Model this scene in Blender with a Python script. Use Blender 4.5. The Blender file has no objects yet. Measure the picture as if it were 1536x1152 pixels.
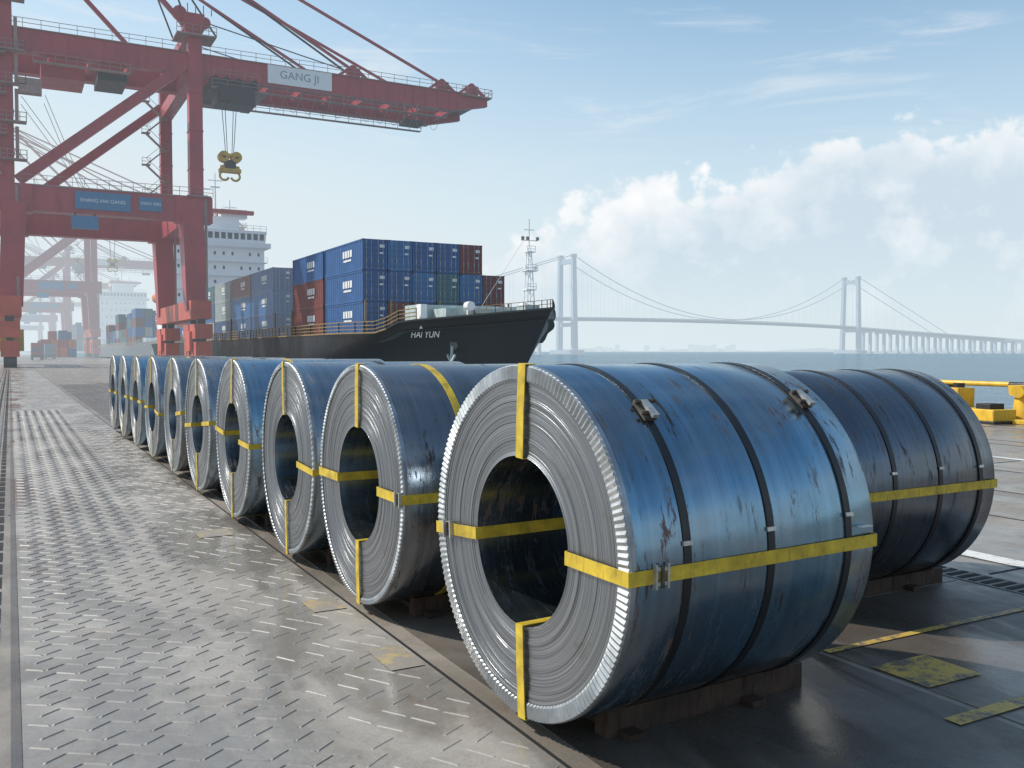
import bpy, math, random
from mathutils import Vector, Matrix
random.seed(7)
scene=bpy.context.scene
scene.view_settings.view_transform='Standard'
scene.view_settings.look='None'
scene.view_settings.exposure=0
R=math.radians
HEAD=28.6
CC,SS=math.cos(R(HEAD)),math.sin(R(HEAD))
CAMH=1.95
HAZE=(0.67,0.77,0.83)

# ---------------------------------------------------------------- node helpers
class NT:
    def __init__(s,nt): s.nt=nt
    def n(s,t,**k):
        x=s.nt.nodes.new(t)
        for a,b in k.items(): setattr(x,a,b)
        return x
    def l(s,a,b): s.nt.links.new(a,b)
    def put(s,inp,v):
        if isinstance(v,bpy.types.NodeSocket): s.l(v,inp)
        elif v is not None: inp.default_value=v
    def m(s,op,a,b=None,c=None,clamp=False):
        x=s.n('ShaderNodeMath',operation=op,use_clamp=clamp)
        s.put(x.inputs[0],a)
        if b is not None: s.put(x.inputs[1],b)
        if c is not None: s.put(x.inputs[2],c)
        return x.outputs[0]
    def mr(s,v,a,b,c=0.0,d=1.0,smooth=False):
        x=s.n('ShaderNodeMapRange')
        if smooth: x.interpolation_type='SMOOTHSTEP'
        s.put(x.inputs[0],v)
        for i,q in enumerate((a,b,c,d)): s.put(x.inputs[i+1],q)
        return x.outputs[0]
    def mix(s,f,a,b,bt='MIX'):
        x=s.n('ShaderNodeMix',data_type='RGBA',blend_type=bt)
        s.put(x.inputs[0],f)
        for i,q in ((6,a),(7,b)):
            if isinstance(q,(tuple,list)): q=tuple(q)[:3]+(1,)
            s.put(x.inputs[i],q)
        return x.outputs[2]
    def noise(s,vec,scale,detail=4,rough=.5,dist=0.):
        x=s.n('ShaderNodeTexNoise')
        if vec is not None: s.l(vec,x.inputs['Vector'])
        x.inputs['Scale'].default_value=scale
        x.inputs['Detail'].default_value=min(detail,6)
        x.inputs['Roughness'].default_value=rough
        x.inputs['Distortion'].default_value=dist
        return x.outputs['Fac']
    def vscale(s,vec,sc,loc=(0,0,0)):
        x=s.n('ShaderNodeMapping')
        s.l(vec,x.inputs[0])
        x.inputs['Location'].default_value=loc
        x.inputs['Scale'].default_value=sc
        return x.outputs[0]
    def bump(s,h,st,dist=.01,nrm=None):
        x=s.n('ShaderNodeBump')
        x.inputs['Strength'].default_value=st
        x.inputs['Distance'].default_value=dist
        s.l(h,x.inputs['Height'])
        if nrm is not None: s.l(nrm,x.inputs['Normal'])
        return x.outputs[0]

def newmat(name):
    m=bpy.data.materials.new(name); m.use_nodes=True
    m.node_tree.nodes.clear()
    m.cycles.emission_sampling='NONE'
    t=NT(m.node_tree)
    out=t.n('ShaderNodeOutputMaterial'); p=t.n('ShaderNodeBsdfPrincipled')
    t.l(p.outputs[0],out.inputs[0])
    return m,t,p,out

def add_haze(t,p,out,haze,col=HAZE):  # painted haze: haze-coloured emission mixed into the material, no volume
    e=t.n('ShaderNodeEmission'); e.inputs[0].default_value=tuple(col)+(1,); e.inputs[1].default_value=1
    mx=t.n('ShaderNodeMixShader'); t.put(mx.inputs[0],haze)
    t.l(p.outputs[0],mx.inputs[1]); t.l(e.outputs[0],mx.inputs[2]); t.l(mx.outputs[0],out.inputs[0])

_mc={}
def mat(name,col,rough=.5,metal=0.,haze=0.,var=.25,scale=1.5,dirt=None,bump=0.):
    key=(name,haze)
    if key in _mc: return _mc[key]
    m,t,p,out=newmat(name)
    tc=t.n('ShaderNodeTexCoord')
    f=t.noise(tc.outputs['Object'],scale,4,.6)
    f2=t.noise(t.vscale(tc.outputs['Object'],(3,3,.5)),scale*2,4,.6)
    a=tuple(c*(1-var) for c in col); b=tuple(min(1,c*(1+var)) for c in col)
    c=t.mix(t.mr(f,.3,.7),a,b)
    if dirt is not None:
        c=t.mix(t.mr(f2,.55,.75,0,.75),c,dirt)
    t.put(p.inputs['Base Color'],c)
    t.put(p.inputs['Roughness'],t.mr(f2,.3,.7,rough*.8,min(1,rough*1.25)))
    p.inputs['Metallic'].default_value=metal
    if bump: t.put(p.inputs['Normal'],t.bump(f2,bump,.01))
    if haze>0: add_haze(t,p,out,haze)  # fixed share of painted haze for the whole material
    _mc[key]=m
    return m

# ---------------------------------------------------------------- mesh builder
class MB:
    def __init__(s): s.v=[];s.f=[];s.mi=[];s.mats=[];s.sm=[]
    def mid(s,m):
        if m not in s.mats: s.mats.append(m)
        return s.mats.index(m)
    def add(s,vs,fs,m,smooth=False):
        o=len(s.v); k=s.mid(m)
        s.v+= [tuple(x) for x in vs]
        for f in fs: s.f.append([i+o for i in f]); s.mi.append(k); s.sm.append(smooth)
    BF=[(0,3,2,1),(4,5,6,7),(0,1,5,4),(1,2,6,5),(2,3,7,6),(3,0,4,7)]
    def box(s,c,d,m,rz=0):
        x,y,z=c;a,b,e=d[0]/2,d[1]/2,d[2]/2
        vs=[(-a,-b,-e),(a,-b,-e),(a,b,-e),(-a,b,-e),(-a,-b,e),(a,-b,e),(a,b,e),(-a,b,e)]
        cr,sr=math.cos(rz),math.sin(rz)
        s.add([(x+p*cr-q*sr,y+p*sr+q*cr,z+r) for p,q,r in vs],MB.BF,m)
    def bb(s,x0,x1,y0,y1,z0,z1,m): s.box(((x0+x1)/2,(y0+y1)/2,(z0+z1)/2),(x1-x0,y1-y0,z1-z0),m)
    def beam(s,p,q,w,h,m,w2=None,h2=None):
        p=Vector(p);q=Vector(q);d=(q-p).normalized()
        up=Vector((0,0,1)) if abs(d.z)<.95 else Vector((0,1,0))
        a=d.cross(up).normalized(); b=a.cross(d)
        w2=w if w2 is None else w2; h2=h if h2 is None else h2
        vs=[]
        for c,ww,hh in ((p,w,h),(q,w2,h2)):
            for i,j in ((-1,-1),(1,-1),(1,1),(-1,1)): vs.append(c+a*i*ww/2+b*j*hh/2)
        s.add(vs,MB.BF,m)
    def cyl(s,p,q,r,m,n=8,r2=None,caps=True,smooth=True):
        p=Vector(p);q=Vector(q);d=(q-p).normalized()
        up=Vector((0,0,1)) if abs(d.z)<.95 else Vector((0,1,0))
        a=d.cross(up).normalized(); b=a.cross(d); r2=r if r2 is None else r2
        vs=[]
        for c,rr in ((p,r),(q,r2)):
            for i in range(n):
                t=2*math.pi*i/n; vs.append(c+a*math.cos(t)*rr+b*math.sin(t)*rr)
        s.add(vs,[(i,(i+1)%n,n+(i+1)%n,n+i) for i in range(n)],m,smooth)
        if caps: s.add(vs,[tuple(range(n))[::-1],tuple(range(n,2*n))],m)
    def path(s,pts,r,m,n=5):
        for a,b in zip(pts[:-1],pts[1:]): s.cyl(a,b,r,m,n,caps=False)
    def rail(s,p,q,h,m,step=1.5,r=.03,rows=2):
        p=Vector(p);q=Vector(q);L=(q-p).length;n=max(1,int(L/step))
        for k in range(1,rows+1):
            z=Vector((0,0,h*k/rows)); s.beam(p+z,q+z,r*2,r*2,m)
        for i in range(n+1):
            a=p.lerp(q,i/n); s.beam(a,a+Vector((0,0,h)),r*2,r*2,m)
    def obj(s,name,parent=None,loc=(0,0,0),rz=0,bevel=0):
        me=bpy.data.meshes.new(name); me.from_pydata(s.v,[],s.f)
        for m in s.mats: me.materials.append(m)
        me.polygons.foreach_set('material_index',s.mi)
        me.polygons.foreach_set('use_smooth',s.sm)
        me.update()
        o=bpy.data.objects.new(name,me); scene.collection.objects.link(o)
        o.location=loc; o.rotation_euler=(0,0,rz)
        if parent: o.parent=parent
        if bevel:
            b=o.modifiers.new('bev','BEVEL'); b.width=bevel; b.segments=2; b.limit_method='ANGLE'
        return o
def empty(name,loc=(0,0,0),rz=0):
    e=bpy.data.objects.new(name,None); scene.collection.objects.link(e); e.location=loc; e.rotation_euler=(0,0,rz); return e
def text(body,size,m,parent,loc,rot,name='lettering',sx=1):
    c=bpy.data.curves.new(name,'FONT'); c.body=body; c.size=size; c.align_x='CENTER'; c.align_y='CENTER'; c.extrude=.01
    c.materials.append(m)
    o=bpy.data.objects.new(name,c); scene.collection.objects.link(o); o.location=loc; o.rotation_euler=rot; o.parent=parent; o.scale=(sx,1,1)
    return o
def cam2w(px,depth):
    lat=(px-768)/1380*depth
    return (lat*CC+depth*SS, depth*CC-lat*SS)

# ---------------------------------------------------------------- world / sun
SUN_AZ=-50; SUN_EL=42
w=bpy.data.worlds.new("World"); scene.world=w; w.use_nodes=True
w.node_tree.nodes.clear(); t=NT(w.node_tree)
out=t.n('ShaderNodeOutputWorld'); bg=t.n('ShaderNodeBackground'); t.l(bg.outputs[0],out.inputs[0])
bg.inputs[1].default_value=.12
sky=t.n('ShaderNodeTexSky'); sky.sky_type='NISHITA'; sky.sun_disc=False
sky.sun_elevation=R(SUN_EL); sky.sun_rotation=R(SUN_AZ); sky.air_density=1.0; sky.dust_density=1.0; sky.ozone_density=1.5
tc=t.n('ShaderNodeTexCoord'); D=tc.outputs['Generated']
sp=t.n('ShaderNodeSeparateXYZ'); t.l(D,sp.inputs[0])
az=t.m('MULTIPLY',t.m('ARCTAN2',sp.outputs[0],sp.outputs[1]),180/math.pi)
el=t.m('MULTIPLY',t.m('ARCSINE',sp.outputs[2]),180/math.pi)
hz=t.mr(el,0,27,.95,.08,True)
lefth=t.mr(az,-20,50,.50,.0,True)
hz=t.m('ADD',hz,t.m('MULTIPLY',lefth,t.mr(el,10,50,1,0)),clamp=True)
base=t.mix(hz,t.mix(1.0,sky.outputs[0],(1.0,1.38,1.42),'MULTIPLY'),(6.2,7.0,7.35))
# cumulus bank: broad mass + billowed upper edge
n1=t.noise(t.vscale(D,(1,1,1.3),(3.1,.7,.2)),7,4,.5)
n2=t.noise(t.vscale(D,(1,1,1.2),(1.3,4.2,.9)),30,6,.58)
vo=t.n('ShaderNodeTexVoronoi'); vo.feature='F1'; vo.inputs['Scale'].default_value=17
dn=t.n('ShaderNodeTexNoise'); t.l(D,dn.inputs['Vector']); dn.inputs['Scale'].default_value=22; dn.inputs['Detail'].default_value=3
dv=t.n('ShaderNodeVectorMath',operation='MULTIPLY_ADD'); t.l(dn.outputs['Color'],dv.inputs[0]); dv.inputs[1].default_value=(.06,.06,.06); t.l(D,dv.inputs[2])
t.l(dv.outputs[0],vo.inputs['Vector'])
puff=t.m('SUBTRACT',.5,vo.outputs['Distance'])
edge=t.mr(az,31,54,8.4,14.2,True)
edge=t.m('MULTIPLY',edge,t.mr(az,24,33,0.45,1,True))
edge=t.m('ADD',edge,t.m('MULTIPLY',t.m('SUBTRACT',n1,.5),11))
dif=t.m('SUBTRACT',edge,el)
dif=t.m('ADD',dif,t.m('MULTIPLY',puff,3.0))
dif=t.m('ADD',dif,t.m('MULTIPLY',t.m('SUBTRACT',n2,.5),4.5))
cm=t.mr(dif,.2,1.3,0,1,True)
cm=t.m('MULTIPLY',cm,t.mr(el,.5,8,.12,.96,True))
cm=t.m('MULTIPLY',cm,t.mr(az,20,33,.35,1,True))
shade=t.m('ADD',t.m('MULTIPLY',t.mr(puff,-.1,.35),.5),t.m('MULTIPLY',t.mr(n2,.35,.65),.5))
shade=t.m('ADD',shade,t.mr(dif,5,0.5,-.35,.30),clamp=True)
ccol=t.mix(shade,(5.15,6.15,6.95),(8.3,8.35,8.4))
c1=t.mix(cm,base,ccol)
ci=t.noise(t.vscale(D,(1.3,1.3,9),(0,2.2,1.1)),3.2,6,.62,.6)
cim=t.m('MULTIPLY',t.mr(ci,.50,.76,0,.55,True),t.mr(el,8,16,.0,1,True))
c2=t.mix(cim,c1,(7.2,7.5,7.7))
t.l(c2,bg.inputs[0])

sd=bpy.data.lights.new('sun','SUN'); sd.energy=4.7; sd.angle=R(.8); sd.color=(1,.92,.81)
so=bpy.data.objects.new('sun',sd); scene.collection.objects.link(so)
S=Vector((math.sin(R(SUN_AZ))*math.cos(R(SUN_EL)),math.cos(R(SUN_AZ))*math.cos(R(SUN_EL)),math.sin(R(SUN_EL))))
so.rotation_euler=S.to_track_quat('Z','Y').to_euler(); so.location=(0,0,100)

cd=bpy.data.cameras.new('camera'); co=bpy.data.objects.new('camera',cd); scene.collection.objects.link(co)
cd.lens=1380/1536*36; cd.sensor_width=36; cd.clip_end=40000; cd.clip_start=.05
co.location=(0,0,CAMH); co.rotation_euler=(R(90-2.03),0,R(-HEAD)); scene.camera=co

# ---------------------------------------------------------------- ground materials
def ground_mat(name,c0,c1,wet=.5,bs=.25,rustk=.5,rmin=.24,wetk=.35):
    m,t,p,out=newmat(name)
    g=t.n('ShaderNodeNewGeometry'); P=g.outputs['Position']
    a=t.noise(P,.45,6,.62); b=t.noise(P,3.5,6,.68); c=t.noise(P,60,2,.7); d=t.noise(t.vscale(P,(1.2,.35,1)),1.1,5,.6,.8)
    col=t.mix(t.mr(a,.32,.68),c0,c1)
    col=t.mix(t.mr(b,.45,.75,0,.6),col,tuple(x*.55 for x in c0))
    col=t.mix(t.mr(c,.4,.7,0,.3),col,tuple(x*1.25 for x in c1))
    rust=t.mr(t.noise(P,1.7,6,.72,.5),.55,.69,0,rustk)
    col=t.mix(rust,col,(.155,.105,.065))
    wetm=t.mr(d,.44,.58,1,0)
    col=t.mix(t.m('MULTIPLY',wetm,wetk),col,tuple(x*.55 for x in c0))
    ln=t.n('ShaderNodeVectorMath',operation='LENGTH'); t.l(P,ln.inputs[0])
    far=t.mr(ln.outputs['Value'],60,900,0,.9)  # painted haze amount, grows with distance from the world origin
    rr=t.mr(wetm,0,1,.56,rmin)
    rr=t.m('ADD',rr,t.m('MULTIPLY',t.m('SUBTRACT',b,.5),.3))
    t.put(p.inputs['Roughness'],rr); t.put(p.inputs['Base Color'],col)
    p.inputs['Specular IOR Level'].default_value=wet
    h=t.m('ADD',t.m('MULTIPLY',b,.6),t.m('MULTIPLY',c,.25))
    t.put(p.inputs['Normal'],t.bump(h,bs,.02))
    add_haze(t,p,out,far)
    return m
M_quay=ground_mat('quay_concrete',(.19,.165,.14),(.31,.275,.24))
M_plate=ground_mat('plate_steel',(.23,.212,.190),(.37,.342,.31),.9,.15,.5,.17,.45)
M_tread=ground_mat('tread_worn_steel',(.21,.198,.185),(.38,.36,.34),.6,.1,.2,.36,.2)
M_plate2=ground_mat('plate_steel_dark',(.075,.064,.055),(.15,.132,.115),.8,.2,.6)
M_black=mat('gap_black',(.006,.006,.006),.8)
def paint_mat(name,col,gcol,th=.5):
    m,t,p,out=newmat(name); g=t.n('ShaderNodeNewGeometry'); P=g.outputs['Position']
    f=t.mr(t.m('ADD',t.m('MULTIPLY',t.noise(P,4,6,.7),.6),t.m('MULTIPLY',t.noise(P,28,5,.7),.4)),th-.03,th+.06)
    t.put(p.inputs['Base Color'],t.mix(f,gcol,col)); p.inputs['Roughness'].default_value=.5
    return m
M_yel=paint_mat('paint_yellow',(.50,.34,.08),(.13,.112,.095),.47)
M_yelL=paint_mat('paint_yellow_worn',(.42,.32,.15),(.26,.24,.215),.52)
M_whi=paint_mat('paint_white',(.66,.66,.64),(.3,.28,.26),.44)

mb=MB(); mb.bb(-900,26,-80,3500,-8,0,M_quay); mb.obj('quay_ground')
# water
m,t,p,out=newmat('sea_water'); g=t.n('ShaderNodeNewGeometry'); P=g.outputs['Position']
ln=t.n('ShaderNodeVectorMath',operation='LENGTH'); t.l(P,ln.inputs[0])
wv=t.m('ADD',t.noise(t.vscale(P,(.25,.4,1)),1,5,.6),t.m('MULTIPLY',t.noise(t.vscale(P,(.02,.03,1)),1,4,.6),1.2))
t.put(p.inputs['Base Color'],t.mix(t.mr(t.noise(P,.01,4,.6),.35,.65),(.02,.08,.12),(.04,.11,.16)))
p.inputs['Roughness'].default_value=.2; t.put(p.inputs['Normal'],t.bump(wv,.9,1.4))
add_haze(t,p,out,t.mr(ln.outputs['Value'],100,7000,.08,.85),(.38,.56,.68))  # painted haze: bluish glow in the water, stronger away from the origin
mb=MB(); mb.add([(26,-3000,-3),(16000,-3000,-3),(16000,16000,-3),(-9000,16000,-3),(-9000,3500,-3),(26,3500,-3)],[(0,1,2,3,4,5)],m); mb.obj('sea_water')

# deck plates
mb=MB()
ys=[-6,3.3,12.4,21.5,33,46,60,80,105]
for i in range(len(ys)-1):
    mb.bb(.02,2.25,ys[i]+.015,ys[i+1]-.015,-.002,.006,M_plate)
    mb.bb(-.05,2.27,ys[i+1]-.014,ys[i+1]+.014,-.002,.004,M_black)
mb.bb(-.03,.018,-6,105,-.002,.010,M_plate2)
mb.bb(2.255,2.275,-6,105,-.002,.004,M_black)
deck=mb.obj('steel_deck_plate')
mb=MB()
def bar(x,y,ang,L,wd=.022,h=.0042,z=.006):
    c,s=math.cos(ang),math.sin(ang); v=[]
    for a,b,zz in ((-L/2,-wd/2,0),(L/2,-wd/2,0),(L/2,wd/2,0),(-L/2,wd/2,0),(-L/2+.014,-wd*.15,h),(L/2-.014,-wd*.15,h),(L/2-.014,wd*.15,h),(-L/2+.014,wd*.15,h)):
        v.append((x+a*c-b*s,y+a*s+b*c,z+zz-.0005))
    mb.add(v,[(0,1,5,4),(2,3,7,6),(1,2,6,5),(3,0,4,7),(4,5,6,7)],M_tread)
y=3.42; row=0
while y<34:
    x=.10+(row%2)*.055; k=row
    while x<1.42:
        if random.random()<.98: bar(x,y+random.uniform(-.005,.005),R(36 if k%2 else -36)+random.uniform(-.05,.05),.138+random.uniform(-.01,.005),random.uniform(.015,.021),.006)
        x+=.112;k+=1
    y+=.158; row+=1
y=3.42; row=0
while y<34:
    x=1.50+(row%2)*.09
    while x<2.18:
        if random.random()<.9: bar(x,y+random.uniform(-.012,.012),R(-58 if (row//2)%2 else 32)+random.uniform(-.08,.08),.17,.018,.0045)
        x+=.19
    y+=.165; row+=1
mb.obj('tread_bars',deck)
mb=MB()
for (x0,x1) in ((4.6,7.05),):
    yy=-4
    while yy<60:
        mb.bb(x0+.01,x1-.01,yy+.012,yy+2.99,-.002,.005,M_plate2); yy+=3.0
mb.bb(2.4,4.55,-4,60,-.002,.0045,M_plate2)
mb.obj('steel_deck_plate')
mb=MB()
for xx in (-.13,-.34):
    yy=2
    while yy<110:
        mb.bb(xx-.035,xx+.035,yy,yy+.42,-.002,.004,M_black); yy+=.55
mb.bb(-.255,-.215,2,400,-.002,.02,mat('rail_steel',(.25,.24,.23),.4,.6))
mb.bb(-.62,-.58,2,400,-.002,.004,M_black)
mb.bb(-.47,-.44,2,400,-.002,.03,mat('rail_steel',(.25,.24,.23),.4,.6))
mb.obj('crane_rail_track')
mb=MB(); yy=-4
mb.bb(7.1,7.42,-4,70,-.002,.006,M_plate2)
while yy<70:
    mb.bb(7.14,7.38,yy,yy+.06,0,.010,M_black); yy+=.11
mb.obj('drain_grating')
mb=MB()
for xx in (10.2,14.2,18.2,22.2): mb.bb(xx,xx+.03,-10,200,-.002,.004,M_black)
yy=-5
while yy<150: mb.bb(7.5,25.3,yy,yy+.03,-.002,.0035,M_black); yy+=5
mb.obj('expansion_joints')
mb=MB()
def patch(x0,x1,y0,y1,m,z=.012): mb.add([(x0,y0,z),(x1,y0,z),(x1,y1,z),(x0,y1,z)],[(0,1,2,3)],m)
patch(7.95,8.2,-5,70,M_whi,.008); patch(12.1,12.22,-5,90,M_yelL,.008); patch(15.8,16.0,-5,90,M_whi,.008)
patch(4.62,5.1,3.45,3.85,M_yel); patch(4.6,7.0,4.16,4.22,M_yel); patch(4.3,7.0,3.02,3.12,M_yel)
patch(2.0,2.22,5.2,5.65,M_yelL); patch(1.95,2.2,6.65,7.0,M_yelL); patch(1.7,2.05,9.9,10.3,M_yelL)
patch(19,19.15,-5,90,M_yelL,.008)
mb.obj('road_markings')

# ---------------------------------------------------------------- steel coils
def body_mat(name,tint,rust=.5,rough=.19,scuff=1.):
    m,t,p,out=newmat(name); tc=t.n('ShaderNodeTexCoord'); O=tc.outputs['Object']
    oi=t.n('ShaderNodeObjectInfo')
    ad=t.n('ShaderNodeVectorMath',operation='ADD'); t.l(O,ad.inputs[0])
    cx=t.n('ShaderNodeCombineXYZ'); t.put(cx.inputs[0],t.m('MULTIPLY',oi.outputs['Random'],37)); t.put(cx.inputs[1],t.m('MULTIPLY',oi.outputs['Random'],11)); t.l(cx.outputs[0],ad.inputs[1])
    O=ad.outputs[0]
    st=t.noise(t.vscale(O,(22,.5,.5)),1,5,.6)
    ax=t.noise(t.vscale(O,(.9,5,5)),1.3,5,.6)
    big=t.noise(O,1.3,4,.6)
    col=t.mix(t.mr(st,.35,.65),tuple(c*.84 for c in tint),tuple(min(1,c*1.14) for c in tint))
    g=sum(tint)/3
    col=t.mix(t.mr(big,.43,.66,0,.55),col,(g*.97,g*.95,g*.95))
    sc=t.noise(t.vscale(O,(13,2.0,2.0)),1.2,6,.75,.3)
    scm=t.m('MULTIPLY',t.mr(sc,.585-.013*scuff,.625),t.mr(t.noise(O,1.5,2,.5),.50-.05*scuff,.59))
    rs=t.noise(t.vscale(O,(9,2.2,2.2),(5,5,5)),2.2,6,.78,.2)
    rm=t.m('MULTIPLY',t.mr(rs,.56,.61),t.mr(t.noise(t.vscale(O,(1,1,1),(9,2,4)),1.2,2,.5),.51-.07*rust,.58))
    col=t.mix(scm,col,(.03,.028,.03))
    col=t.mix(t.m('MULTIPLY',rm,rust,clamp=True),col,(.12,.052,.03))
    t.put(p.inputs['Base Color'],col)
    t.put(p.inputs['Metallic'],t.m('SUBTRACT',.96,t.m('MULTIPLY',t.m('MAXIMUM',rm,scm),.6)))
    rg=t.m('ADD',t.mr(st,.3,.7,rough-.04,rough+.05),t.m('MULTIPLY',t.m('SUBTRACT',ax,.45),.26))
    rg=t.m('ADD',rg,t.m('MULTIPLY',t.m('MAXIMUM',rm,scm),.3),clamp=True)
    t.put(p.inputs['Roughness'],rg)
    h=t.m('ADD',t.m('MULTIPLY',st,.2),big)
    t.put(p.inputs['Normal'],t.bump(h,.13,.012))
    return m
def face_mat(name,col):
    m,t,p,out=newmat(name); tc=t.n('ShaderNodeTexCoord'); O=tc.outputs['Object']
    sp=t.n('ShaderNodeSeparateXYZ'); t.l(O,sp.inputs[0])
    r=t.m('SQRT',t.m('ADD',t.m('POWER',t.m('ABSOLUTE',sp.outputs[1]),2),t.m('POWER',t.m('ABSOLUTE',sp.outputs[2]),2)))
    wob=t.noise(O,1.6,1,.5)
    r2=t.m('ADD',r,t.m('MULTIPLY',wob,.02))
    cx=t.n('ShaderNodeCombineXYZ'); t.put(cx.inputs[0],t.m('MULTIPLY',r2,170)); t.put(cx.inputs[1],t.m('MULTIPLY',sp.outputs[1],.5)); t.put(cx.inputs[2],t.m('MULTIPLY',sp.outputs[2],.5))
    f=t.noise(cx.outputs[0],1,3,.75)
    cx2=t.n('ShaderNodeCombineXYZ'); t.put(cx2.inputs[0],t.m('MULTIPLY',r2,24)); t.put(cx2.inputs[1],sp.outputs[1]); t.put(cx2.inputs[2],sp.outputs[2])
    f2=t.noise(cx2.outputs[0],1,3,.6)
    c=t.mix(t.mr(f,.35,.68),tuple(x*.34 for x in col),tuple(x*1.25 for x in col))
    c=t.mix(t.mr(f2,.4,.7,0,.5),c,tuple(x*.6 for x in col))
    rus=t.mr(t.noise(O,4,6,.7,.4),.60,.72,0,.45); c=t.mix(rus,c,(.13,.095,.07))
    t.put(p.inputs['Base Color'],c); p.inputs['Metallic'].default_value=.88
    t.put(p.inputs['Roughness'],t.mr(f,.3,.7,.48,.31))
    t.put(p.inputs['Normal'],t.bump(f,.35,.006))
    return m
B_blue=body_mat('coil_steel_blue',(.18,.31,.42),.9,.18,1.2)
B_grey=body_mat('coil_steel_grey',(.22,.28,.34),.7,.20)
B_brown=body_mat('coil_steel_brownish',(.22,.235,.26),.8,.21)
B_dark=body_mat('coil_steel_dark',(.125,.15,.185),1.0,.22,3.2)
F_grey=face_mat('coil_edge_steel',(.33,.345,.37))
M_bore=body_mat('coil_bore_steel',(.15,.21,.27),.9,.23,.5)
M_galv=mat('galvanised_trim',(.35,.37,.39),.46,.9,var=.3,scale=6)
M_strapY=mat('strap_yellow',(.52,.37,.03),.5,var=.35,scale=9,dirt=(.15,.11,.03))
M_strapK=mat('strap_black',(.010,.010,.012),.42,var=.3,scale=6)
M_clip=mat('clip_steel',(.5,.5,.48),.4,.7,var=.3,scale=20)
M_clipd=mat('clip_rusty',(.10,.085,.07),.6,.5,var=.4,scale=20)
M_label=mat('label_paper',(.7,.7,.68),.6)
M_tim=mat('dunnage_timber',(.045,.027,.018),.8,var=.5,scale=5,dirt=(.015,.012,.01),bump=.5)

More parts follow.
